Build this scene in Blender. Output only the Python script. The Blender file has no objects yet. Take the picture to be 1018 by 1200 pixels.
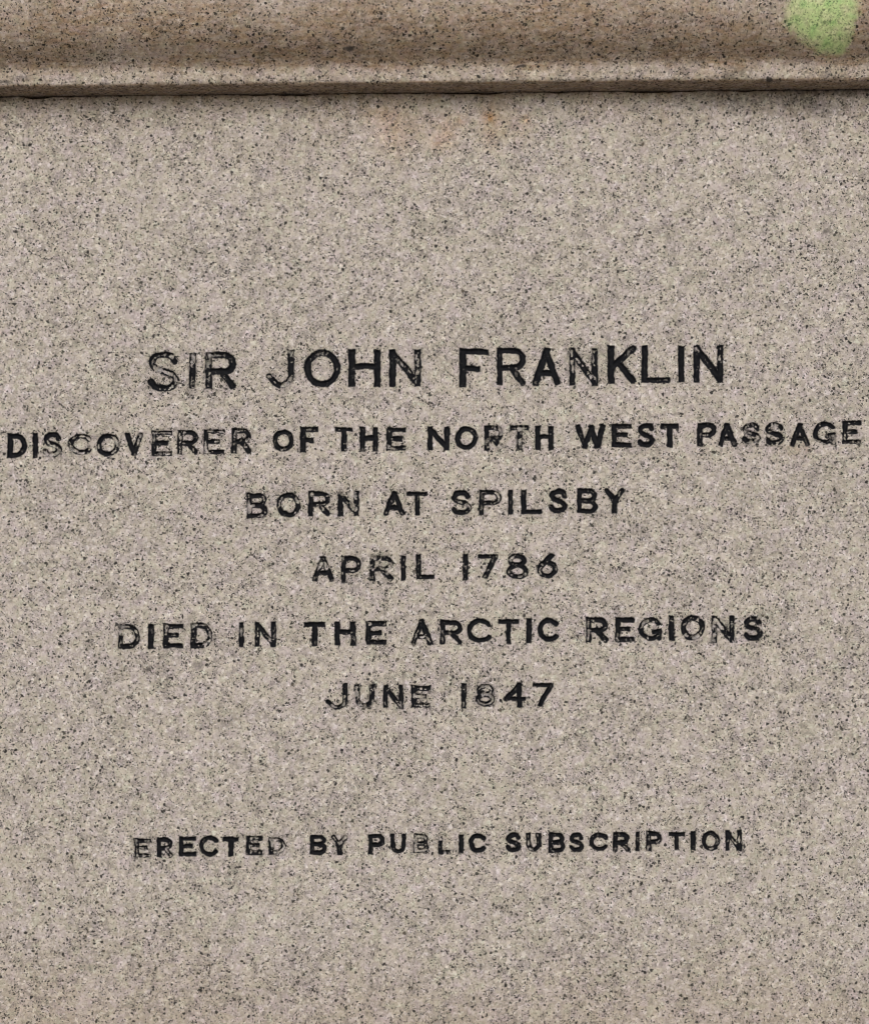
import bpy, math
import numpy as np
from mathutils import Matrix, Vector

scene = bpy.context.scene
# ------------------------------------------------------------------ camera
DIST = 3.2            # metres from the inscribed face
EYE = 1.55            # height of the lens
ROLL = math.radians(0.48)
cam_data = bpy.data.cameras.new("camera")
cam = bpy.data.objects.new("camera", cam_data)
scene.collection.objects.link(cam)
cam_data.sensor_fit = 'VERTICAL'
cam_data.sensor_height = 24.0
cam_data.sensor_width = 20.36
cam_data.lens = 24.0 * DIST / 1.2
cam_data.shift_y = 0.5            # rising front, as an architecture shot
cam_data.clip_start = 0.05
cam_data.clip_end = 500
cam.matrix_world = Matrix.Translation((0, -DIST, EYE)) @ Matrix.Rotation(math.pi / 2, 4, 'X') @ Matrix.Rotation(-ROLL, 4, 'Z')
scene.camera = cam

# ------------------------------------------------------------------ sky, sun, exposure
SUN_EL, SUN_AZ = math.radians(38), math.radians(-12)     # high overcast, in front of the face, a little left
world = bpy.data.worlds.new("World")
scene.world = world
world.use_nodes = True
wn = world.node_tree
bg = wn.nodes["Background"]
sky = wn.nodes.new("ShaderNodeTexSky")
sky.sky_type = 'NISHITA'
sky.sun_disc = False
sky.sun_elevation = SUN_EL
sky.sun_rotation = math.radians(180) - SUN_AZ
sky.air_density = 1.0
sky.dust_density = 2.5
sky.ozone_density = 0.6
wn.links.new(sky.outputs[0], bg.inputs[0])
bg.inputs[1].default_value = 0.12
sd_ = bpy.data.lights.new("sun", 'SUN')
sd_.energy = 1.3
sd_.angle = math.radians(60)
sd_.color = (1.0, 0.975, 0.95)
sun = bpy.data.objects.new("sun", sd_)
scene.collection.objects.link(sun)
to_sun = Vector((math.sin(SUN_AZ) * math.cos(SUN_EL), -math.cos(SUN_AZ) * math.cos(SUN_EL), math.sin(SUN_EL)))
sun.rotation_euler = to_sun.to_track_quat('Z', 'Y').to_euler()
sun.location = (0, -4, 5)
scene.cycles.filter_width = 1.05
vs = scene.view_settings
vs.view_transform = 'Standard'
vs.look = 'None'
vs.gamma = 1.0
vs.use_curve_mapping = False
vs.exposure = 0.06

# ------------------------------------------------------------------ measuring: photo pixels <-> the wall plane (1 px = 1 mm there)
ca, sa = math.cos(ROLL), math.sin(ROLL)


def px_to_wall(x, y):
    u, w = x - 509.0, 1200.0 - y
    return u * ca + w * sa, -u * sa + w * ca          # X, Z in mm, Z from the lens height


def wall_to_px(X, Z, f=0.0):
    k = DIST * 1000 / (DIST * 1000 - f)               # f: mm in front of the wall
    X, Z = X * k, Z * k
    return 509.0 + X * ca - Z * sa, 1200.0 - (X * sa + Z * ca)


# ------------------------------------------------------------------ numpy noise
def vnoise(x, y, wl, seed):
    """smooth value noise, -1..1, wavelength wl in the units of x, y"""
    rng = np.random.RandomState(seed)
    tab = rng.uniform(-1, 1, (256, 256)).astype(np.float32)
    x = np.asarray(x) / wl + 1000.0
    y = np.asarray(y) / wl + 1000.0
    xi, yi = np.floor(x).astype(int), np.floor(y).astype(int)
    fx, fy = x - xi, y - yi
    fx, fy = fx * fx * (3 - 2 * fx), fy * fy * (3 - 2 * fy)
    a = tab[yi & 255, xi & 255]
    b = tab[yi & 255, (xi + 1) & 255]
    c = tab[(yi + 1) & 255, xi & 255]
    d = tab[(yi + 1) & 255, (xi + 1) & 255]
    return (a * (1 - fx) + b * fx) * (1 - fy) + (c * (1 - fx) + d * fx) * fy


def sstep(a, b, x):
    t = np.clip((x - a) / (b - a), 0, 1)
    return t * t * (3 - 2 * t)


# ------------------------------------------------------------------ node helpers
class NT:
    def __init__(self, mat):
        mat.use_nodes = True
        self.t = mat.node_tree
        self.t.nodes.clear()

    def n(self, kind, **kw):
        nd = self.t.nodes.new(kind)
        for k, v in kw.items():
            if k == 'ins':
                for a, b in v.items():
                    self.put(nd.inputs[a], b)
            else:
                setattr(nd, k, v)
        return nd

    def put(self, sock, v):
        if isinstance(v, bpy.types.NodeSocket):
            self.t.links.new(v, sock)
        else:
            sock.default_value = v

    def math(self, op, a, b=None, c=None, clamp=False):
        nd = self.n("ShaderNodeMath", operation=op, use_clamp=clamp)
        self.put(nd.inputs[0], a)
        if b is not None: self.put(nd.inputs[1], b)
        if c is not None: self.put(nd.inputs[2], c)
        return nd.outputs[0]

    def noise(self, vec, wl, detail=2.0, rough=0.5, w=None):
        nd = self.n("ShaderNodeTexNoise", noise_dimensions='3D')
        self.put(nd.inputs['Vector'], self.offset(vec, w) if w is not None else vec)
        nd.inputs['Scale'].default_value = 1.0 / wl
        nd.inputs['Detail'].default_value = detail
        nd.inputs['Roughness'].default_value = rough
        return nd

    def offset(self, vec, w):
        nd = self.n("ShaderNodeVectorMath", operation='ADD')
        self.put(nd.inputs[0], vec)
        nd.inputs[1].default_value = (w * 17.3, w * 31.7, w * 7.9)
        return nd.outputs[0]

    def voro(self, vec, wl, feature='F1', w=None):
        nd = self.n("ShaderNodeTexVoronoi", feature=feature)
        self.put(nd.inputs['Vector'], self.offset(vec, w) if w is not None else vec)
        nd.inputs['Scale'].default_value = 1.0 / wl
        return nd

    def ramp(self, fac, stops, interp='LINEAR'):
        nd = self.n("ShaderNodeValToRGB")
        cr = nd.color_ramp
        cr.interpolation = interp
        while len(cr.elements) < len(stops):
            cr.elements.new(0.5)
        for e, (p, c) in zip(cr.elements, stops):
            e.position = p
            e.color = (c, c, c, 1) if not isinstance(c, tuple) else (*c, 1)
        self.put(nd.inputs[0], fac)
        return nd.outputs[0]

    def step(self, x, a, b):
        nd = self.n("ShaderNodeMapRange", interpolation_type='SMOOTHSTEP')
        self.put(nd.inputs[0], x)
        nd.inputs[1].default_value = a
        nd.inputs[2].default_value = b
        return nd.outputs[0]

    def mix(self, fac, a, b, blend='MIX'):
        nd = self.n("ShaderNodeMix", data_type='RGBA', blend_type=blend)
        self.put(nd.inputs[0], fac)
        self.put(nd.inputs[6], a if isinstance(a, bpy.types.NodeSocket) else (*a, 1))
        self.put(nd.inputs[7], b if isinstance(b, bpy.types.NodeSocket) else (*b, 1))
        return nd.outputs[2]

    def attr(self, name):
        return self.n("ShaderNodeAttribute", attribute_name=name).outputs['Fac']


def make_granite(name):
    mat = bpy.data.materials.new(name)
    g = NT(mat)
    tc = g.n("ShaderNodeTexCoord")
    sc = g.n("ShaderNodeVectorMath", operation='SCALE')
    g.put(sc.inputs[0], tc.outputs['Object'])
    sc.inputs['Scale'].default_value = 1000.0
    P0 = sc.outputs[0]                                 # millimetres
    # gently warped position: grains are never round
    wn_ = g.noise(P0, 3.2, 1.0)
    wsub = g.n("ShaderNodeVectorMath", operation='SUBTRACT')
    g.put(wsub.inputs[0], wn_.outputs['Color'])
    wsub.inputs[1].default_value = (0.5, 0.5, 0.5)
    wmul = g.n("ShaderNodeVectorMath", operation='MULTIPLY_ADD')
    g.put(wmul.inputs[0], wsub.outputs[0])
    wmul.inputs[1].default_value = (4.5, 4.5, 4.5)
    g.put(wmul.inputs[2], P0)
    rot = g.n("ShaderNodeMapping")                     # grains are cut at an angle to their own lattice
    g.put(rot.inputs[0], wmul.outputs[0])
    rot.inputs['Rotation'].default_value = (0.61, 0.43, 0.87)
    P = rot.outputs[0]
    cloud = g.noise(P0, 75, 4.0, 0.6).outputs[0]
    clump = g.noise(P0, 17, 2.0, 0.55, w=3).outputs[0]
    # feldspar and quartz grains
    v1 = g.voro(P, 3.4)
    sep = g.n("ShaderNodeSeparateColor")
    g.put(sep.inputs[0], v1.outputs['Color'])
    base = g.ramp(sep.outputs[0], [
        (0.0, (0.371, 0.339, 0.302)), (0.2, (0.435, 0.394, 0.346)),
        (0.55, (0.490, 0.446, 0.395)), (0.85, (0.535, 0.489, 0.440)), (1.0, (0.64, 0.608, 0.57))])
    v2 = g.voro(P, 2.0, w=5)
    sep2 = g.n("ShaderNodeSeparateColor")
    g.put(sep2.inputs[0], v2.outputs['Color'])
    fine = g.ramp(sep2.outputs[1], [(0.0, 0.66), (0.20, 0.92), (0.8, 1.04), (1.0, 1.18)])
    base = g.mix(1.0, base, fine, 'MULTIPLY')
    # slow hue drift: mauve-pink to straw and a trace of green
    hue = g.noise(P0, 10, 2.0, 0.55, w=9).outputs[0]
    tint = g.ramp(hue, [(0.28, (1.015, 0.96, 1.045)), (0.44, (1.01, 0.99, 1.0)), (0.58, (1.01, 0.995, 0.93)), (0.72, (0.95, 1.0, 0.90))])
    base = g.mix(1.0, base, tint, 'MULTIPLY')
    dens = g.math('ADD', g.math('MULTIPLY', g.math('SUBTRACT', clump, 0.5), 1.5), g.math('MULTIPLY', g.math('SUBTRACT', cloud, 0.5), 0.6))
    # smoky quartz: mid grey grains, more of them in the darker clouds
    qn = g.noise(P0, 3.3, 2.0, 0.65, w=15).outputs[0]
    q = g.math('ADD', qn, g.math('MULTIPLY', dens, 0.36))
    qm = g.step(q, 0.535, 0.635)
    base = g.mix(g.math('MULTIPLY', qm, 0.50), base, (0.185, 0.167, 0.150))
    # biotite: small black flakes, clustered

    def flecks(wl, keep, r0, r1, w):
        v = g.voro(P, wl, w=w)
        s = g.n("ShaderNodeSeparateColor")
        g.put(s.inputs[0], v.outputs['Color'])
        on = g.step(g.math('ADD', s.outputs[0], g.math('MULTIPLY', dens, 0.6)), keep, keep + 0.05)
        rad = g.math('MULTIPLY_ADD', s.outputs[1], r1 - r0, r0)
        edge = g.math('SUBTRACT', rad, v.outputs['Distance'])
        return g.math('MULTIPLY', on, g.step(edge, -0.03, 0.05)), s.outputs[2]
    f1, t1 = flecks(4.3, 0.675, 0.16, 0.43, 11)
    f2, t2 = flecks(2.4, 0.575, 0.22, 0.52, 13)
    f3, t3 = flecks(7.5, 0.84, 0.10, 0.27, 19)
    darkc = g.ramp(t1, [(0.0, (0.010, 0.009, 0.009)), (0.5, (0.028, 0.025, 0.024)), (0.8, (0.045, 0.047, 0.035)), (1.0, (0.10, 0.08, 0.06))])
    darkc2 = g.ramp(t2, [(0.0, (0.010, 0.009, 0.009)), (0.5, (0.036, 0.032, 0.031)), (1.0, (0.115, 0.102, 0.095))])
    stone = g.mix(g.math('MULTIPLY', f2, 0.88), base, darkc2)
    stone = g.mix(g.math('MULTIPLY', f1, 0.95), stone, darkc)
    stone = g.mix(g.math('MULTIPLY', f3, 0.95), stone, (0.012, 0.011, 0.010))
    fl = g.math('MAXIMUM', f1, g.math('MAXIMUM', f2, f3))
    # weathering, and the brown tint carried by its attribute
    streak = g.n("ShaderNodeMapping")
    g.put(streak.inputs[0], P0)
    streak.inputs['Scale'].default_value = (0.32, 1.0, 1.0)
    st = g.noise(streak.outputs[0], 4.5, 3.0, 0.65, w=21).outputs[0]
    soil = g.noise(P0, 45, 4.0, 0.62, w=23).outputs[0]
    film = g.math('MULTIPLY', g.step(soil, 0.42, 0.72), 0.16)
    stone = g.mix(film, stone, (0.20, 0.185, 0.13))
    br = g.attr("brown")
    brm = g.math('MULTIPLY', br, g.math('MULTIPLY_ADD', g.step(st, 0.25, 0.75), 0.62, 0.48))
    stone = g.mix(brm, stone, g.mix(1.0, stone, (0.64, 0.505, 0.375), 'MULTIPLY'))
    gr = g.attr("grime")
    gn = g.noise(P0, 6, 3.0, 0.6, w=27).outputs[0]
    stone = g.mix(g.math('MULTIPLY', g.step(g.math('ADD', gr, g.math('MULTIPLY', g.math('SUBTRACT', gn, 0.5), g.step(gr, 0.0, 0.3))), 0.05, 0.95), 0.93), stone, (0.035, 0.031, 0.028))
    ru = g.attr("rust")
    stone = g.mix(g.math('MULTIPLY', ru, g.step(gn, 0.25, 0.5)), stone, g.mix(1.0, stone, (0.92, 0.56, 0.24), 'MULTIPLY'))
    ge = g.attr("green")
    gpat = g.noise(P0, 13, 2.0, 0.5, w=31).outputs[0]
    gcol = g.ramp(gpat, [(0.3, (0.58, 0.58, 0.34)), (0.5, (0.49, 0.59, 0.27)), (0.70, (0.35, 0.54, 0.20))])
    gcol = g.mix(1.0, gcol, fine, 'MULTIPLY')
    gcol = g.mix(g.math('MULTIPLY', fl, 0.60), gcol, (0.045, 0.075, 0.035))
    gcol = g.mix(g.math('MULTIPLY', qm, 0.35), gcol, (0.12, 0.20, 0.08))
    stone = g.mix(g.math('MULTIPLY', ge, g.step(g.math('ADD', g.noise(P0, 2.6, 3.0, 0.65, w=33).outputs[0], ge), 0.66, 1.06)), stone, gcol)
    # black paint left in the cut letters
    pa = g.attr("paint")
    pn = g.noise(P0, 1.3, 2.0, 0.6, w=37).outputs[0]
    pm = g.math('ADD', pa, g.math('MULTIPLY', g.math('SUBTRACT', pn, 0.5), g.math('MULTIPLY', g.math('MULTIPLY', pa, g.math('SUBTRACT', 1.0, pa)), 2.4)), clamp=True)
    pw = g.noise(P0, 5, 2.0, 0.5, w=41).outputs[0]
    pcol = g.ramp(pw, [(0.3, (0.0055, 0.0062, 0.0082)), (0.7, (0.0125, 0.0130, 0.0145))])
    wo = g.attr("worn")
    stone = g.mix(g.math('MULTIPLY', wo, g.step(gn, 0.30, 0.7)), stone, (0.40, 0.41, 0.41))
    col = g.mix(pm, stone, pcol)
    bs = g.n("ShaderNodeBsdfPrincipled")
    g.put(bs.inputs['Base Color'], col)
    ro = g.math('MULTIPLY_ADD', pm, -0.10, 0.74)
    g.put(bs.inputs['Roughness'], ro)
    g.put(bs.inputs['Specular IOR Level'], g.math('MULTIPLY_ADD', pm, -0.24, 0.30))
    # tooled, weathered surface
    b1 = g.noise(P0, 2.2, 3.0, 0.6, w=43).outputs[0]
    b2 = g.noise(P0, 14, 2.0, 0.5, w=47).outputs[0]
    hgt = g.math('ADD', g.math('MULTIPLY', b1, 0.55), g.math('MULTIPLY', b2, 0.5))
    hgt = g.math('SUBTRACT', hgt, g.math('MULTIPLY', fl, 0.10))
    bump = g.n("ShaderNodeBump")
    bump.inputs['Strength'].default_value = 0.55
    bump.inputs['Distance'].default_value = 0.001
    g.put(bump.inputs['Height'], hgt)
    g.put(bs.inputs['Normal'], bump.outputs[0])
    out = g.n("ShaderNodeOutputMaterial")
    g.put(out.inputs[0], bs.outputs[0])
    return mat


granite = make_granite("weathered_granite")

# ------------------------------------------------------------------ mesh building
BASE = Vector((0.0, 0.55, 0.0))       # foot of the pedestal


def build_mesh(name, verts_mm, quads, attrs, parent, smooth=True):
    """verts in mm: X, forward of the wall, Z from lens height"""
    used, inv = np.unique(quads.ravel(), return_inverse=True)
    v = verts_mm[used]
    co = np.empty((len(used), 3), np.float32)
    co[:, 0] = v[:, 0] / 1000 - BASE.x
    co[:, 1] = -v[:, 1] / 1000 - BASE.y
    co[:, 2] = v[:, 2] / 1000 + EYE - BASE.z
    q = inv.reshape(quads.shape).astype(np.int32)
    k = quads.shape[1]
    me = bpy.data.meshes.new(name)
    me.vertices.add(len(co))
    me.vertices.foreach_set("co", co.ravel())
    me.loops.add(q.size)
    me.loops.foreach_set("vertex_index", q.ravel())
    me.polygons.add(len(q))
    me.polygons.foreach_set("loop_start", np.arange(0, q.size, k, dtype=np.int32))
    me.polygons.foreach_set("loop_total", np.full(len(q), k, np.int32))
    me.polygons.foreach_set("use_smooth", np.full(len(q), smooth, bool))
    me.update(calc_edges=True)
    for an, av in attrs.items():
        a = me.attributes.new(an, 'FLOAT', 'POINT')
        a.data.foreach_set("value", av[used].astype(np.float32))
    me.materials.append(granite)
    ob = bpy.data.objects.new(name, me)
    scene.collection.objects.link(ob)
    ob.parent = parent
    return ob


class Pile:
    """collects quad grids that become one mesh"""
    def __init__(self):
        self.v, self.q, self.a, self.n = [], [], {}, 0
        self.names = ("paint", "worn", "brown", "grime", "rust", "green")
        for k in self.names:
            self.a[k] = []

    def add(self, V, Q, attrs=None):
        self.v.append(V)
        self.q.append(Q + self.n)
        self.n += len(V)
        for k in self.names:
            self.a[k].append(attrs[k] if attrs and k in attrs else np.zeros(len(V), np.float32))

    def build(self, name, parent, **kw):
        return build_mesh(name, np.concatenate(self.v), np.concatenate(self.q),
                          {k: np.concatenate(v) for k, v in self.a.items()}, parent, **kw)


def grid_quads(nx, nz):
    i = np.arange((nx - 1) * (nz - 1))
    r, c = i // (nx - 1), i % (nx - 1)
    a = r * nx + c
    return np.stack([a, a + 1, a + nx + 1, a + nx], 1)


# ------------------------------------------------------------------ the letters: strokes in a unit box, y downwards
def arc(cx, cy, rx, ry, a0, a1, n=20):
    a = np.radians(np.linspace(a0, a1, n))
    return np.stack([cx + rx * np.cos(a), cy + ry * np.sin(a)], 1)


def spline(pts, n=8):
    p = np.array(pts, float)
    p = np.vstack([2 * p[0] - p[1], p, 2 * p[-1] - p[-2]])
    out = []
    for i in range(1, len(p) - 2):
        for t in np.linspace(0, 1, n, endpoint=False):
            out.append(0.5 * ((2 * p[i]) + (-p[i - 1] + p[i + 1]) * t + (2 * p[i - 1] - 5 * p[i] + 4 * p[i + 1] - p[i + 2]) * t ** 2
                              + (-p[i - 1] + 3 * p[i] - 3 * p[i + 1] + p[i + 2]) * t ** 3))
    out.append(p[-2])
    return np.array(out)


def L(*p):
    return np.array(p, float)


BOWL_P = np.vstack([L((0, 0), (0.62, 0)), arc(0.62, 0.27, 0.38, 0.27, -90, 90), L((0, 0.54))])
S_ = spline([(0.93, 0.2), (0.78, 0.04), (0.5, 0), (0.18, 0.06), (0.04, 0.25), (0.2, 0.41), (0.5, 0.49),
             (0.82, 0.59), (0.98, 0.76), (0.82, 0.95), (0.5, 1.0), (0.18, 0.97), (0, 0.82)])
# (straight strokes, curved strokes)
GLYPH = {
    'A': ([L((0.5, 0), (0, 1)), L((0.5, 0), (1, 1)), L((0.19, 0.70), (0.81, 0.70))], []),
    'B': ([L((0, 0), (0, 1))], [np.vstack([L((0, 0), (0.6, 0)), arc(0.6, 0.24, 0.34, 0.24, -90, 90), L((0, 0.48))]),
                                np.vstack([L((0, 0.48), (0.62, 0.48)), arc(0.62, 0.74, 0.38, 0.26, -90, 90), L((0, 1))])]),
    'C': ([], [arc(0.56, 0.5, 0.56, 0.5, -40, -320, 40)]),
    'D': ([L((0, 0), (0, 1))], [np.vstack([L((0, 0), (0.45, 0)), arc(0.45, 0.5, 0.55, 0.5, -90, 90), L((0, 1))])]),
    'E': ([L((0, 0), (0, 1)), L((0, 0), (1, 0)), L((0, 0.48), (0.72, 0.48)), L((0, 1), (1, 1))], []),
    'F': ([L((0, 0), (0, 1)), L((0, 0), (1, 0)), L((0, 0.52), (0.62, 0.52))], []),
    'G': ([L((0.98, 0.62), (0.98, 1.0)), L((0.72, 0.66), (0.98, 0.60))], [arc(0.53, 0.5, 0.53, 0.5, -38, -318, 40)]),
    'H': ([L((0, 0), (0, 1)), L((1, 0), (1, 1)), L((0, 0.44), (1, 0.44))], []),
    'I': ([L((0, 0), (0, 1))], []),
    'J': ([L((1, 0), (1, 0.6))], [np.vstack([L((1, 0.5), (1, 0.68)), arc(0.55, 0.68, 0.45, 0.32, 0, 120), L((0, 0.72))])]),
    'K': ([L((0, 0), (0, 1)), L((1, 0), (0.02, 0.58)), L((0.27, 0.42), (1, 1))], []),
    'L': ([L((0, 0), (0, 1)), L((0, 1), (1, 1))], []),
    'N': ([L((0, 0), (0, 1)), L((1, 0), (1, 1)), L((0, 0), (1, 1))], []),
    'O': ([], [arc(0.5, 0.5, 0.5, 0.5, 0, 360, 48)]),
    'P': ([L((0, 0), (0, 1))], [BOWL_P]),
    'R': ([L((0, 0), (0, 1)), L((0.5, 0.54), (1, 1))], [BOWL_P]),
    'S': ([], [S_]),
    'T': ([L((0, 0), (1, 0)), L((0.5, 0), (0.5, 1))], []),
    'U': ([L((0, 0), (0, 0.6)), L((1, 0), (1, 0.6))], [np.vstack([L((0, 0.5), (0, 0.62)), arc(0.5, 0.62, 0.5, 0.38, 180, 0), L((1, 0.5))])]),
    'V': ([L((0, 0), (0.5, 1)), L((1, 0), (0.5, 1))], []),
    'W': ([L((0, 0), (0.27, 1)), L((0.52, 0.05), (0.27, 1)), L((0.52, 0.05), (0.77, 1)), L((1, 0), (0.77, 1))], []),
    'Y': ([L((0, 0), (0.5, 0.52)), L((1, 0), (0.5, 0.52)), L((0.5, 0.5), (0.5, 1))], []),
    '1': ([L((0, 0), (0, 1))], []),
    '4': ([L((0.74, 0), (0.74, 1)), L((0.74, 0), (0, 0.70)), L((0, 0.70), (1, 0.70))], []),
    '6': ([L((0.78, 0), (0.1, 0.58))], [arc(0.5, 0.68, 0.5, 0.32, 0, 360, 40)]),
    '7': ([L((0, 0), (1, 0)), L((1, 0), (0.36, 1))], []),
    '8': ([], [arc(0.48, 0.23, 0.42, 0.23, 0, 360, 36), arc(0.5, 0.73, 0.5, 0.27, 0, 360, 36)]),
}

# letter, left, right, top, bottom in photo pixels, wear 0..1, (more worn to the right, more worn to the top)
LINES = [
    ("topmost line of lettering in the largest letters", 8.6, [
        ('S', 172.8, 211.5, 411.7, 458.8, .96), ('I', 221, 230.3, 413, 456, .45), ('R', 240.5, 277.5, 411.7, 456, .22, -.5, 0),
        ('J', 311.7, 345, 409.7, 455.5, .62), ('O', 355.7, 399.3, 409, 454.3, .10, .2, .2), ('H', 407.8, 446.5, 409, 454, .02),
        ('N', 455.5, 493.6, 409, 453.5, .22, .7, .3), ('F', 537.7, 573, 407.8, 454, .05), ('R', 581.3, 616.3, 407.2, 452.4, .10, 0, .3),
        ('A', 623, 657, 406.8, 452.4, .05), ('N', 666.4, 700.4, 407.8, 452.4, .42, .2, .7), ('K', 711.3, 745.6, 404, 450, .06),
        ('L', 750.5, 785.5, 404.4, 449.6, .16, .3, 0), ('I', 793.4, 802, 404.8, 448.4, .05), ('N', 811.9, 847.2, 404, 449, .16, 0, .5)]),
    ("widest line of lettering, spanning the whole face", 7.0, [
        ('D', 8.8, 32.4, 507.3, 536.8, .04), ('I', 37.7, 45.6, 506.7, 536.8, .0), ('S', 50, 73.7, 506, 536.2, .46, .2, -.3),
        ('C', 79.6, 108, 507.3, 534.2, .74), ('O', 113, 141, 507.3, 535.2, .60, 0, .2), ('V', 146.4, 168, 506.7, 534.2, .18, 0, .3),
        ('E', 177.3, 202.2, 504, 534.6, .48, .2, .6), ('R', 207.7, 233, 503.6, 533, .44), ('E', 238.6, 264, 502.6, 533, .46),
        ('R', 271, 295, 501.2, 532, .40), ('O', 319, 345, 502.6, 529.5, .12), ('F', 351.6, 373.3, 499.6, 530.7, .20),
        ('T', 392.5, 414, 500, 529, .34), ('H', 421, 443.6, 500, 529.5, .08), ('E', 452.4, 476, 500, 528.7, .28),
        ('N', 500.6, 526.8, 499.3, 528.7, .03), ('O', 532.7, 560.5, 499.3, 527.5, .08), ('R', 567, 590, 498, 528.5, .34, .6, 0),
        ('T', 597, 620.5, 497.7, 527.7, .45), ('H', 626.4, 649, 498.7, 527.7, .18), ('W', 673.8, 710, 496.7, 526, .02),
        ('E', 716, 740.5, 496, 524.8, .04), ('S', 746, 768, 495.3, 524.8, .04), ('T', 773, 795.6, 495.7, 524.8, .03),
        ('P', 816.2, 839.8, 494.7, 523.2, .10), ('A', 840.2, 863, 495.3, 524, .04), ('S', 868.2, 891.7, 494.3, 521.3, .55, .3, -.4),
        ('S', 894.8, 919.3, 494, 523, .46, 0, -.5), ('A', 924.8, 948.5, 495.3, 523.3, .06), ('G', 951.6, 980, 493.3, 522, .34),
        ('E', 986, 1009.8, 492.3, 520.9, .28)]),
    ("line of lettering giving a birthplace", 7.0, [
        ('B', 289, 314.2, 577, 607.6, .60), ('O', 323.6, 352.6, 576.5, 606.7, .46, 0, -.4), ('R', 360.6, 387.3, 575.3, 605.3, .28, .3, 0),
        ('N', 395.5, 421, 575.3, 604.8, .58, -.5, .2), ('A', 448.6, 475.2, 575.3, 604.8, .14), ('T', 476, 501.6, 575.3, 604.8, .06),
        ('S', 527.7, 553, 573.7, 604.3, .20, .2, 0), ('P', 560.7, 587.8, 573.7, 604, .36, .7, 0), ('I', 594.2, 601.2, 573.4, 603.6, .08),
        ('L', 610.2, 635, 573.4, 603, .05), ('S', 642, 665.6, 572.3, 601.7, .24, 0, -.3), ('B', 675, 700.5, 571.8, 602, .08),
        ('Y', 708, 731.6, 571.8, 602.4, .12, .3, .3)]),
    ("line of lettering with month and year of birth, the upper date", 6.8, [
        ('A', 365.6, 391.5, 651.3, 682.4, .42, .3, .5), ('P', 399.5, 424, 651.3, 683.6, .52, .3, 0), ('R', 433, 461.4, 650.6, 681.3, .66, -.2, .6),
        ('I', 468.8, 476, 650, 681, .14), ('L', 487, 510, 649.7, 679.6, .14), ('1', 541.5, 548.5, 649, 680, .20),
        ('7', 559, 583.4, 648.3, 678.3, .28), ('8', 593, 619.3, 647.7, 679, .22), ('6', 628, 653, 647.7, 678.3, .26)]),
    ("line of lettering about a death in cold regions", 7.0, [
        ('D', 138.4, 165, 730.5, 760.8, .66), ('I', 173.6, 181.2, 731, 760.8, .03), ('E', 191, 215, 730, 760, .22),
        ('D', 223.3, 249.7, 729.5, 760, .50, .2, 0), ('I', 279.5, 286.5, 729, 758.6, .25), ('N', 298.3, 324.2, 728.4, 758.6, .24),
        ('T', 356.3, 381.6, 728.4, 757.5, .03), ('H', 391.3, 417.3, 727.7, 757, .16, .4, 0), ('E', 428, 453.3, 727.3, 756.5, .20),
        ('A', 480.8, 507.2, 724.7, 756.5, .20), ('R', 515.4, 542, 726.2, 755, .12, -.3, 0), ('C', 546.3, 576.3, 724, 753.9, .0),
        ('T', 583.5, 607.9, 725, 754.7, .02), ('I', 615.9, 623, 724, 753.7, .0), ('C', 628.9, 655.4, 723.6, 752.8, .0),
        ('R', 685.4, 712.4, 723, 753.2, .16), ('E', 720, 743.8, 722.5, 752.8, .16), ('G', 747.4, 776.2, 723.4, 751, .36),
        ('I', 783.3, 790.2, 721.2, 751, .50), ('O', 796.7, 825.9, 720.8, 751, .38), ('N', 833, 860.5, 721.2, 752.8, .46),
        ('S', 870.2, 893.5, 721.9, 751, .46)]),
    ("line of lettering with month and year of death, the lower date", 6.8, [
        ('J', 381.3, 408, 800.2, 832.4, .42, .2, .3), ('U', 414.8, 439.5, 801.3, 830.5, .54), ('N', 448.6, 473, 802.6, 830.5, .34),
        ('E', 481.3, 504.4, 802.6, 829.6, .60, .6, 0), ('1', 539.9, 547.4, 800.2, 830, .28), ('8', 556.8, 580.4, 800.7, 828.5, .80),
        ('4', 589.8, 616.9, 799.7, 829, .07), ('7', 623.2, 648.3, 799.7, 829, .09)]),
    ("lowest line of lettering in the smallest letters", 6.3, [
        ('E', 157.8, 177.4, 982.3, 1005.3, .80), ('R', 183.3, 203.5, 981, 1005, .24), ('E', 209.4, 230.5, 980.3, 1003.7, .04),
        ('C', 233.4, 256.6, 979, 1004.3, .08), ('T', 260.5, 280.6, 980.3, 1003.7, .04), ('E', 288.4, 308, 979, 1002.3, .64),
        ('D', 315, 335, 980.7, 1002.3, .58), ('B', 362.6, 383.6, 977.8, 1002, .06), ('Y', 388, 407.8, 977.8, 1002, .18, 0, .4),
        ('P', 431, 451.6, 977, 1001.7, .04), ('U', 457.5, 476, 977, 1001, .10), ('B', 484.4, 503, 976.8, 1000, .88),
        ('L', 512.9, 527.6, 977, 1001.3, .70, 0, .7), ('I', 536.7, 543, 977.8, 1000.4, .30), ('C', 548.5, 570, 976.2, 999.8, .08),
        ('S', 591.7, 611.4, 975.2, 999.4, .04), ('U', 615.9, 634, 975.8, 998.8, .36, .5, 0), ('B', 641.8, 662.4, 975.2, 999.4, .46),
        ('S', 666.4, 684.6, 975.2, 998.8, .04), ('C', 689.4, 712.5, 975.2, 998, .08), ('R', 717.5, 738, 974.4, 998.4, .10),
        ('I', 743.6, 749.5, 973.8, 998, .10), ('P', 756.2, 775.5, 973.3, 997.4, .20), ('T', 782.3, 803, 974.4, 996.8, .10),
        ('I', 808.3, 814.8, 973.4, 996.8, .04), ('O', 820.7, 843.6, 973.4, 997.4, .20), ('N', 849, 869, 972.5, 997.4, .40, .2, 0)]),
]


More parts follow.
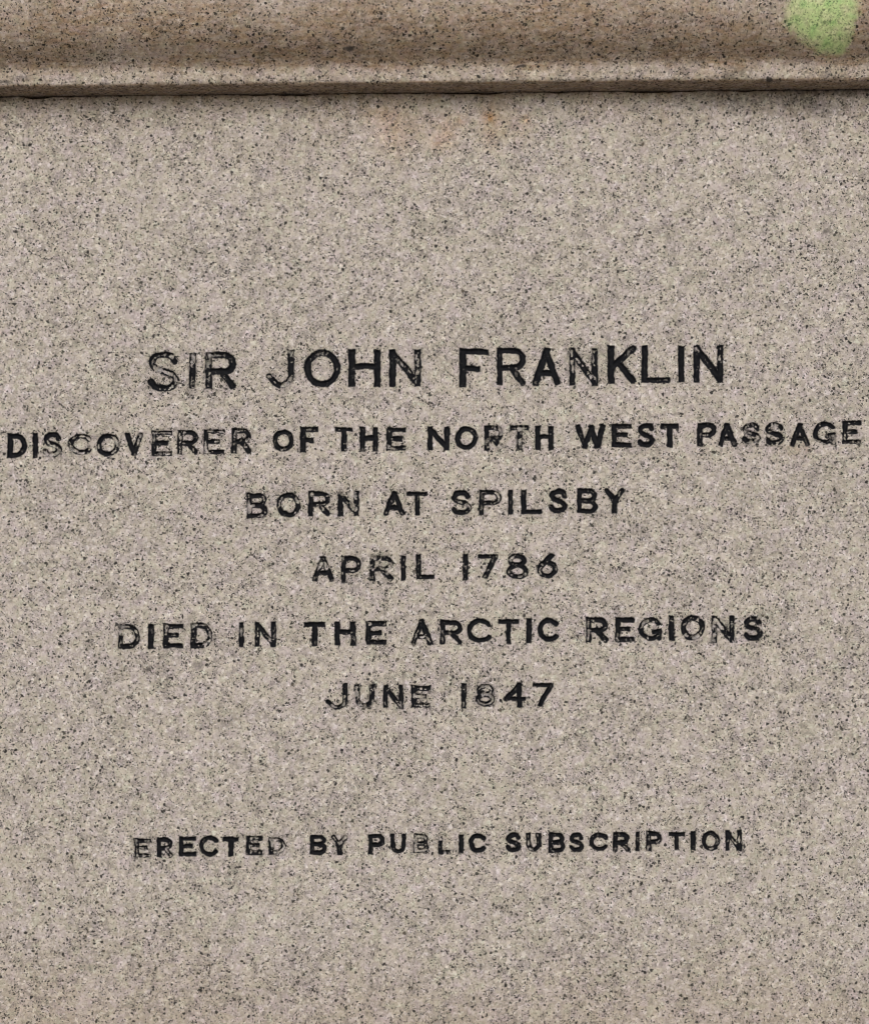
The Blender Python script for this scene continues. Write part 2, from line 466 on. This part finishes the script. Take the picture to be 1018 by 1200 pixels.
# letters whose paint is rubbed thin all over rather than hollowed out: (line, letter)
SPECKLED = {(1, 17), (1, 26), (1, 27), (1, 29), (2, 3), (3, 2), (5, 1), (6, 12), (4, 21)}


def seg_box(px, py, a, b, hw, ext):
    d = b - a
    ln = math.hypot(*d)
    d = d / ln
    rx, ry = px - (a[0] + b[0]) / 2, py - (a[1] + b[1]) / 2
    u, v = np.abs(rx * d[0] + ry * d[1]), np.abs(-rx * d[1] + ry * d[0])
    qx, qy = u - (ln / 2 + ext), v - hw
    return np.hypot(np.maximum(qx, 0), np.maximum(qy, 0)) + np.minimum(np.maximum(qx, qy), 0)


def seg_cap(px, py, a, b, hw):
    d = b - a
    l2 = max(d @ d, 1e-9)
    t = np.clip(((px - a[0]) * d[0] + (py - a[1]) * d[1]) / l2, 0, 1)
    return np.hypot(px - a[0] - t * d[0], py - a[1] - t * d[1]) - hw


def letter_fields(gx, gy, letters, w, seed):
    w, stroke = w, LINES[w][1]
    """signed distance to the letter outlines, wear of the nearest letter; gx, gy in photo pixels"""
    hw = stroke / 2
    sd = np.full(gx.shape, 40.0)
    wear = np.zeros(gx.shape)
    mode = np.full(gx.shape, 0.8)
    own = np.zeros(gx.shape, int)
    # hand-cut wobble
    wx = gx + 0.42 * vnoise(gx, gy, 5.5, seed) + 0.5 * vnoise(gx, gy, 13, seed + 1) + 0.25 * vnoise(gx, gy, 2.3, seed + 7)
    wy = gy + 0.42 * vnoise(gx, gy, 5.5, seed + 2) + 0.5 * vnoise(gx, gy, 13, seed + 3) + 0.25 * vnoise(gx, gy, 2.3, seed + 8)
    for i, rec in enumerate(letters):
        ch, x0, x1, y0, y1, wr = rec[:6]
        kx, ky = rec[6:8] if len(rec) > 6 else (0, 0)
        rng = np.random.RandomState(seed * 100 + i)
        h = hw * rng.uniform(0.93, 1.06)
        if ch in 'I1':
            h = min(h, (x1 - x0) / 2)
        sel = (gx > x0 - 6) & (gx < x1 + 6) & (gy > y0 - 6) & (gy < y1 + 6)
        if not sel.any():
            continue
        px, py = wx[sel], wy[sel]
        ax, bx, ay, by = x0 + h, x1 - h, y0 + h, y1 - h
        if ch in 'I1':
            ax = bx = (x0 + x1) / 2

        def m(p):
            return np.stack([ax + (bx - ax) * p[:, 0], ay + (by - ay) * p[:, 1]], 1)
        s = np.full(px.shape, 40.0)
        straight, curved = GLYPH[ch]
        for p in straight:
            p = m(p)
            hh = h * rng.uniform(0.92, 1.05)
            thin = abs(p[0][1] - p[1][1]) < 2
            s = np.minimum(s, seg_box(px, py, p[0], p[1], hh * (0.9 if thin else 1.0), hh))
        for p in curved:
            p = m(p)
            for k in range(len(p) - 1):
                s = np.minimum(s, seg_cap(px, py, p[k], p[k + 1], h * 0.95))
        # keep diagonal ends inside the cut height
        bxs = np.maximum(np.maximum(x0 - px, px - x1), np.maximum(y0 - py, py - y1))
        s = np.maximum(s, bxs)
        old = sd[sel]
        near = s < old
        lw = wr + kx * ((px - x0) / (x1 - x0) - 0.5) + ky * (0.5 - (py - y0) / (y1 - y0))
        wv = wear[sel]
        wv[near] = np.clip(lw, 0, 1)[near]
        wear[sel] = wv
        mo_ = mode[sel]
        mo_[near] = 0.08 if (w, i) in SPECKLED else 0.8
        mode[sel] = mo_
        ow = own[sel]
        ow[near] = i
        own[sel] = ow
        sd[sel] = np.minimum(old, s)
    return sd, wear, hw, own, mode


def uniform_noise(gx, gy, seed):
    v = 0.50 * vnoise(gx, gy * 0.7, 2.8, seed) + 0.55 * vnoise(gx, gy, 8.5, seed + 1) + 0.30 * vnoise(gx, gy, 1.4, seed + 2)
    v = (v - v.mean()) / (v.std() + 1e-6)
    return 1 / (1 + np.exp(-1.702 * v))


# ------------------------------------------------------------------ the ground the pedestal stands on
gm = bpy.data.materials.new("pale_paving")
gg = NT(gm)
gtc = gg.n("ShaderNodeTexCoord")
gb = gg.n("ShaderNodeBsdfPrincipled")
gno = gg.noise(gtc.outputs['Object'], 0.02, 4.0, 0.65).outputs[0]
gbr = gg.n("ShaderNodeTexBrick")
gg.put(gbr.inputs['Vector'], gtc.outputs['Object'])
gbr.inputs['Scale'].default_value = 1.0
gbr.inputs['Brick Width'].default_value = 0.9
gbr.inputs['Row Height'].default_value = 0.6
gbr.inputs['Mortar Size'].default_value = 0.006
gbr.inputs['Color1'].default_value = (0.36, 0.33, 0.285, 1)
gbr.inputs['Color2'].default_value = (0.31, 0.285, 0.25, 1)
gbr.inputs['Mortar'].default_value = (0.12, 0.11, 0.10, 1)
gg.put(gb.inputs['Base Color'], gg.mix(1.0, gbr.outputs[0], gg.ramp(gno, [(0.3, 0.8), (0.7, 1.1)]), 'MULTIPLY'))
gb.inputs['Roughness'].default_value = 0.85
go = gg.n("ShaderNodeOutputMaterial")
gg.put(go.inputs[0], gb.outputs[0])
gme = bpy.data.meshes.new("pavement")
gme.from_pydata([(-60, -60, 0), (60, -60, 0), (60, 60, 0), (-60, 60, 0)], [], [(0, 1, 2, 3)])
gme.materials.append(gm)
pave = bpy.data.objects.new("pavement", gme)
scene.collection.objects.link(pave)
pave["kind"] = "structure"

# ------------------------------------------------------------------ the pedestal
ped = bpy.data.objects.new("stone_pedestal", None)
scene.collection.objects.link(ped)
ped.location = BASE
ped["label"] = "weathered granite monument pedestal with black painted inscription below a projecting moulding"
ped["category"] = "pedestal"

HALF_W = 680.0                       # half width of the inscribed block, mm
SEAM_Z = px_to_wall(509, 108.3)[1]   # underside of the moulding
BOT_Z = -EYE * 1000
DEPTH = 1100.0


def stains_and_tones(px, py):
    gr = np.zeros(px.shape)
    wob = 10 * vnoise(px, py, 30, 71) + 5 * vnoise(px, py, 11, 72)
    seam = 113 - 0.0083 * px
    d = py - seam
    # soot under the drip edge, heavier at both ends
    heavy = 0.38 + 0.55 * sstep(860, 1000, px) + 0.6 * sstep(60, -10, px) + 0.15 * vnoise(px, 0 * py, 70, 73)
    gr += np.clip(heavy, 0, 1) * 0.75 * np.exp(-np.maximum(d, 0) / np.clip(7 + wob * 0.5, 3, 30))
    gr += 0.50 * np.exp(-(((px - 948) / 42) ** 2 + ((py - 132) / 20) ** 2)) * np.clip(0.8 + 0.5 * vnoise(px, py, 14, 74), 0, 1)
    gr += 0.36 * np.exp(-(((px - 860) / 90) ** 2 + ((py - 122) / 13) ** 2))
    for cx, cy, r, a in ((232, 779, 7, .7), (173, 784, 4, .85), (640, 1056, 7, .6), (72, 326, 5, .7), (968, 270, 6, .75), (700, 600, 9, .35), (128, 1012, 8, .4), (596, 18, 9, .4), (104, 1132, 14, .3), (850, 600, 10, .3)):
        gr += a * np.exp(-(((px - cx) / r) ** 2 + ((py - cy) / (0.8 * r)) ** 2) ** 1.4)
    ru = np.zeros(px.shape)
    for cx, cy, rx, ry, a in ((575, 150, 11, 24, .45), (455, 150, 18, 30, .32), (500, 150, 60, 24, .22), (524, 158, 10, 20, .4), (610, 148, 22, 18, .2), (573, 138, 7, 5, 1), (540, 141, 6, 6, .5), (616, 140, 4, 4, .8), (511, 168, 6, 7, .5), (442, 133, 20, 8, .3), (590, 156, 4, 4, .3)):
        ru += a * np.exp(-(((px - cx) / rx) ** 2 + ((py - cy) / ry) ** 2))
    ru *= 0.65
    br = np.clip(0.7 * np.exp(-np.maximum(d, 0) / np.clip(22 + 1.3 * wob, 8, 60)), 0, 1)
    br += 0.35 * np.exp(-(((px - 470) / 18) ** 2 + ((py - 160) / 40) ** 2)) + 0.45 * np.exp(-(((px - 932) / 22) ** 2 + ((py - 528) / 10) ** 2))
    br *= np.clip(0.8 + 0.55 * vnoise(px, py * 0.12, 9, 75) + 0.3 * vnoise(px, py * 0.3, 4, 76), 0.1, 1.5)
    br += 0.30 * sstep(1060, 1230, py + 30 * vnoise(px, py, 60, 78)) + 0.10 * sstep(200, -60, px) * sstep(800, 1150, py)  # browner towards the bottom and the lower left corner
    br += 0.16 * np.clip(vnoise(px, py * 0.16, 16, 79) - 0.15, 0, 1) * sstep(420, 110, py)
    return np.clip(gr, 0, 0.9), np.clip(ru, 0, 1), np.clip(br, 0, 1)


def flat_grid(xa, xb, za, zb, step):
    nx = max(2, int(round((xb - xa) / step)) + 1)
    nz = max(2, int(round((zb - za) / step)) + 1)
    X, Z = np.meshgrid(np.linspace(xa, xb, nx), np.linspace(za, zb, nz))
    return X.ravel(), Z.ravel(), nx, nz


block = Pile()


def add_flat(xa, xb, za, zb, step):
    if xb - xa < 1e-6 or zb - za < 1e-6:
        return
    X, Z, nx, nz = flat_grid(xa, xb, za, zb, step)
    px, py = wall_to_px(X, Z)
    gr, ru, br = stains_and_tones(px, py)
    block.add(np.stack([X, 0 * X, Z], 1), grid_quads(nx, nz), dict(grime=gr, rust=ru, brown=br))


WORDS = [
    ["worn outlined first word of the largest line", "bold second word of the largest line", "bold third word of the largest line"],
    ["word DISCOVERER, paint worn in the middle", "word OF", "word THE between OF and NORTH", "word NORTH", "bold black word WEST", "word PASSAGE with faded double S"],
    ["word BORN, patchy paint", "word AT", "word SPILSBY"],
    ["word APRIL, paint worn off its R", "year 1786"],
    ["word DIED with outlined first letter", "word IN", "word THE between IN and ARCTIC", "bold black word ARCTIC", "word REGIONS"],
    ["word JUNE, patchy paint", "year 1847 with a faded 8"],
    ["word ERECTED with a faded first letter", "word BY", "word PUBLIC with faded B and L", "word SUBSCRIPTION"],
]
line_piles = []
cur = BOT_Z
STEP = 0.55
for li, (lab, w, letters) in reversed(list(enumerate(LINES))):
    c = np.array([px_to_wall(x, y) for r in letters for x in (r[1], r[2]) for y in (r[3], r[4])])
    xa, xb, za, zb = c[:, 0].min() - 5, c[:, 0].max() + 5, c[:, 1].min() - 5, c[:, 1].max() + 5
    add_flat(-HALF_W, HALF_W, cur, za, 6)
    add_flat(-HALF_W, xa, za, zb, 6)
    add_flat(xb, HALF_W, za, zb, 6)
    X, Z, nx, nz = flat_grid(xa, xb, za, zb, STEP)
    px, py = wall_to_px(X, Z)
    sd, wear, hw, own, mode = letter_fields(px, py, letters, li, 300 + 20 * li)
    t = np.clip(-sd / hw, 0, 1)
    n = uniform_noise(px, py, 900 + 20 * li)
    depth = 2.0 * sstep(0, 0.75, t) * (1 + 0.12 * vnoise(px, py, 4, 77)) * (sd < 0)
    wl_ = np.clip(wear * (0.86 + 0.55 * vnoise(px, py, 15, 86)), 0, 1)
    tn = t + 0.24 * vnoise(px, py, 9, 87) + 0.10 * vnoise(px, py, 3, 88)
    thr = wl_ * (mode * (0.16 + 1.12 * sstep(0.34, 0.84, tn)) + (1 - mode) * 0.92) - 0.08
    keep = sstep(thr - 0.15, thr + 0.15, n)
    en = 0.55 * vnoise(px, py, 2.2, 81) + 0.45 * vnoise(px, py, 5, 82)
    edge = sstep(0.85, -0.65, sd + 0.15 + 0.85 * en)
    ghost = np.clip(0.40 + 0.42 * vnoise(px, py, 7, 84) + 0.3 * vnoise(px, py * 0.5, 2, 85), 0.04, 0.9) * (1 - 0.35 * t)
    paint = edge * (ghost * (1 - keep) + keep)
    paint = np.maximum(paint, 0.30 * (0.25 + wear) * np.exp(-np.maximum(sd, 0) / 2.2) * np.clip(0.5 + en, 0, 1) * 1.3 * (sd > 0))
    spat = sstep(0.42, 0.75, vnoise(px, py, 2.4, 89) + 0.35 * vnoise(px, py, 9, 90)) * np.exp(-np.maximum(sd, 0) / 3.2) * sstep(0.15, 0.5, wear)
    paint = np.maximum(paint, 0.85 * spat * (sd > 0))
    worn = edge * (1 - keep) * np.clip(t * 1.2, 0, 1) * 0.45
    gr, ru, br = stains_and_tones(px, py)
    V = np.stack([X, -depth, Z], 1)
    Q = grid_quads(nx, nz)
    inside = (sd[Q].mean(1) < 0.0)
    at = dict(paint=paint, worn=worn, grime=gr, rust=ru, brown=br)
    # block takes the cells outside the cut letters, the line takes the cells inside
    block.add(V, Q[~inside], at)
    word_of, wi = [], 0
    for j, r in enumerate(letters):
        if j and r[1] - letters[j - 1][2] > 16:
            wi += 1
        word_of.append(wi)
    qw = np.array(word_of)[own[Q[:, 0]]]
    lps = []
    for k in range(wi + 1):
        lp = Pile()
        lp.add(V, Q[inside & (qw == k)], at)
        c = np.array([px_to_wall(x, y) for j, r in enumerate(letters) if word_of[j] == k for x in (r[1], r[2]) for y in (r[3], r[4])])
        lps.append(lp)
    line_piles.append((li, lab, lps))
    cur = zb

# upper part up to a broken, slightly open joint under the moulding
TOPB = SEAM_Z - 60
add_flat(-HALF_W, HALF_W, cur, TOPB, 6)
xs = np.linspace(-HALF_W, HALF_W, 1361)
gap = 0.1 + 2.2 * np.clip(vnoise(xs, 0 * xs, 38, 91) + 0.45 * vnoise(xs, 0 * xs, 12, 92), 0, 2) + 0.35 * vnoise(xs, 0 * xs, 4, 93)
gap += 2.4 * sstep(-360, -480, xs) * np.clip(0.4 + vnoise(xs, 0 * xs, 20, 94), 0, 1)
gap = np.clip(gap, 0.15, 5)
rows = np.concatenate([np.linspace(0, 0.86, 26), np.array([0.9, 0.93, 0.955, 0.975, 0.99, 1.0])])
Zt = TOPB + (SEAM_Z - gap - TOPB)[None, :] * rows[:, None]
Xt = np.repeat(xs[None, :], len(rows), 0)
dz = (SEAM_Z - gap)[None, :] - Zt
rad = np.clip(1.6 + 1.2 * vnoise(xs, 0 * xs, 16, 95), 0.8, 6)[None, :]
Ft = -np.where(dz < rad, rad - np.sqrt(np.maximum(rad ** 2 - (rad - dz) ** 2, 0)), 0)
# run the top arris back into the joint
Xt = np.vstack([Xt, xs[None, :]])
Ft = np.vstack([Ft, np.full((1, len(xs)), -40.0)])
Zt = np.vstack([Zt, (SEAM_Z - gap)[None, :]])
px, py = wall_to_px(Xt.ravel(), Zt.ravel())
gr, ru, br = stains_and_tones(px, py)
block.add(np.stack([Xt.ravel(), Ft.ravel(), Zt.ravel()], 1), grid_quads(len(xs), len(rows) + 1), dict(grime=gr, rust=ru, brown=br))
# sides, back, top and underside of the block
zt = SEAM_Z - 0.2
c8 = np.array([[-HALF_W, 0, BOT_Z], [HALF_W, 0, BOT_Z], [HALF_W, -DEPTH, BOT_Z], [-HALF_W, -DEPTH, BOT_Z],
               [-HALF_W, 0, zt - 3], [HALF_W, 0, zt - 3], [HALF_W, -DEPTH, zt], [-HALF_W, -DEPTH, zt],
               [-HALF_W, -40, zt - 2], [HALF_W, -40, zt - 2]], float)
block.add(c8, np.array([[1, 2, 6, 5], [2, 3, 7, 6], [3, 0, 4, 7], [3, 2, 1, 0], [8, 9, 6, 7]]))
panel = block.build("inscribed_block", ped)
panel["label"] = "flat speckled grey granite face cut with seven lines of lettering"
for li, lab, lps in sorted(line_piles, key=lambda r: r[0]):
    line = bpy.data.objects.new("inscription_line", None)
    scene.collection.objects.link(line)
    line.parent = ped
    line["label"] = lab
    for k, lp in enumerate(lps):
        o = lp.build("carved_word", line)
        if WORDS[li][k]:
            o["label"] = WORDS[li][k]

# ------------------------------------------------------------------ moulding stone above
P1 = 32.0                                       # drip fillet projection
prof = [(-60, 0.0), (-20, 0.0), (0, 0.0), (8, 0.1), (16, 0.3), (24, 0.3), (27, 0.3), (29, 0.6), (30.5, 1.2), (31.4, 2.2), (31.9, 3.6), (32, 5), (32, 6), (32, 7), (32, 8), (32, 9), (32, 10), (32, 11), (32, 12), (32, 13), (32, 14), (32, 15), (32, 16), (32, 17)]
COVE = 35.0                                     # a shallow cyma: how far it leans out
for tt in np.linspace(0, 1, 40)[1:]:
    e = (1 - (1 - tt) ** 2.3) * (tt * tt * (3 - 2 * tt) if tt > 1 else 1 - math.exp(-(tt / 0.17) ** 1.6))
    prof.append((32 + COVE * e, 17 + 74 * tt))
for z in np.arange(96, 240, 5):
    prof.append((32 + COVE, float(z)))
prof += [(74, 242.0), (60, 243.0), (-300, 243.0)]
prof = np.array(prof)
arc_len = np.concatenate([[0], np.cumsum(np.hypot(*np.diff(prof, axis=0).T))])
xf = np.linspace(-1, 1, 1301)
F = np.repeat(prof[:, :1], len(xf), 1)
Zm = np.repeat(prof[:, 1:], len(xf), 1)
half = HALF_W + np.maximum(prof[:, 0], -60)
Xm = half[:, None] * xf[None, :]
am = np.repeat(arc_len[:, None], len(xf), 1)
# hand-dressed: the arris wanders, the faces are not quite true
wander = 1.3 * vnoise(Xm, 0 * am, 160, 101) + 0.8 * vnoise(Xm, 0 * am, 45, 102)
nearf = sstep(-5, 10, F) * sstep(90, 20, Zm)
Zm = Zm + wander * nearf * 0.8
F = F + (0.5 * vnoise(Xm, am, 26, 103) + 0.35 * vnoise(Xm, am, 9, 104)) * sstep(5, 25, F)
arris = np.exp(-(((am - am[8]) / 3.0) ** 2))
F -= np.clip(vnoise(Xm, 0 * am, 11, 105) + 0.5 * vnoise(Xm, 0 * am, 27, 106) - 0.2, 0, 1) * 3.6 * arris
Xr, Fr, Zr = Xm.ravel(), F.ravel(), Zm.ravel() + SEAM_Z
mpx, mpy = wall_to_px(Xr, Zr, Fr)
s_ = np.repeat(arc_len[:, None], len(xf), 1).ravel()
zrel = Zm.ravel()
fil = 0.44 + 0.56 * sstep(12, 26, zrel + 5 * vnoise(Xr, s_, 22, 116) + 3 * vnoise(Xr, s_, 7, 117))                              # brown tint is weaker on the fillet, full on the cove
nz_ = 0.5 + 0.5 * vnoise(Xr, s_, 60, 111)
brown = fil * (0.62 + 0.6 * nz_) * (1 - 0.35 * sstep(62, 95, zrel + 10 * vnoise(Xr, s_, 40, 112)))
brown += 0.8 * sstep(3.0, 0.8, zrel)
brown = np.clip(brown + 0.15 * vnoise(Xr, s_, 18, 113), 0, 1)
grime = 0.30 * sstep(2.2, 0.6, zrel) * np.clip(0.9 + 0.6 * vnoise(Xr, s_, 30, 114), 0, 1.3)
for cx, cy, rx, ry, a in ((409, 57, 8, 3.5, .85), (901, 93, 3.6, 3.0, 1.0), (612, 77, 6, 2.2, .8), (860, 85, 22, 8, .28), (6, 96, 10, 3, .5),
                          (290, 40, 60, 10, .16), (30, 92, 14, 5, .4)):
    grime += 1.15 * a * np.exp(-(((mpx - cx) / rx) ** 2 + ((mpy - cy) / ry) ** 2) ** 1.5)
dgc = np.minimum(np.hypot(mpx - 962, (mpy - 14) * 0.95) - 41, np.hypot((mpx - 973) * 1.0, mpy - 40) - 25)
dgn = dgc + 3.0 * vnoise(mpx, mpy, 14, 121) + 2.5 * vnoise(mpx, mpy, 5, 122)
green = 0.95 * sstep(14, -14, dgn) * (s_ > arc_len[10])
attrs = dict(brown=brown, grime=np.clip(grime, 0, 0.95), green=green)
VM = np.stack([Xr, Fr, Zr], 1)
QM = grid_quads(len(xf), len(prof))
inpatch = (dgn[QM].mean(1) < 6) & (s_[QM].min(1) > arc_len[10])
mould = Pile()
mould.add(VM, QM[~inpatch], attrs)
# the same section returns along the sides and the back
m = len(prof)
for side in (-1, 1):
    front = np.stack([side * half, F[:, 0 if side < 0 else -1], prof[:, 1] + SEAM_Z], 1)
    back = np.stack([side * half, -(DEPTH + np.maximum(prof[:, 0], -60)), prof[:, 1] + SEAM_Z], 1)
    V = np.concatenate([front, back])
    i = np.arange(m - 1)
    Q = np.stack([i, i + 1, i + 1 + m, i + m], 1)
    mould.add(V, Q if side < 0 else Q[:, ::-1])
bl = np.stack([-half, -(DEPTH + np.maximum(prof[:, 0], -60)), prof[:, 1] + SEAM_Z], 1)
brr = np.stack([half, -(DEPTH + np.maximum(prof[:, 0], -60)), prof[:, 1] + SEAM_Z], 1)
i = np.arange(m - 1)
mould.add(np.concatenate([bl, brr]), np.stack([i, i + 1, i + 1 + m, i + m], 1))
tz = SEAM_Z + 243
mould.add(np.array([[-620, -290, tz], [620, -290, tz], [620, -DEPTH + 60, tz], [-620, -DEPTH + 60, tz]], float), np.array([[0, 1, 2, 3]]))
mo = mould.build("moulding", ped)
mo["label"] = "projecting brown-toned granite moulding with a pale lower edge"
patch = Pile()
patch.add(VM, QM[inpatch], attrs)
pp = patch.build("paint_patch", mo)
pp["label"] = "round light green paint patch on the stone"
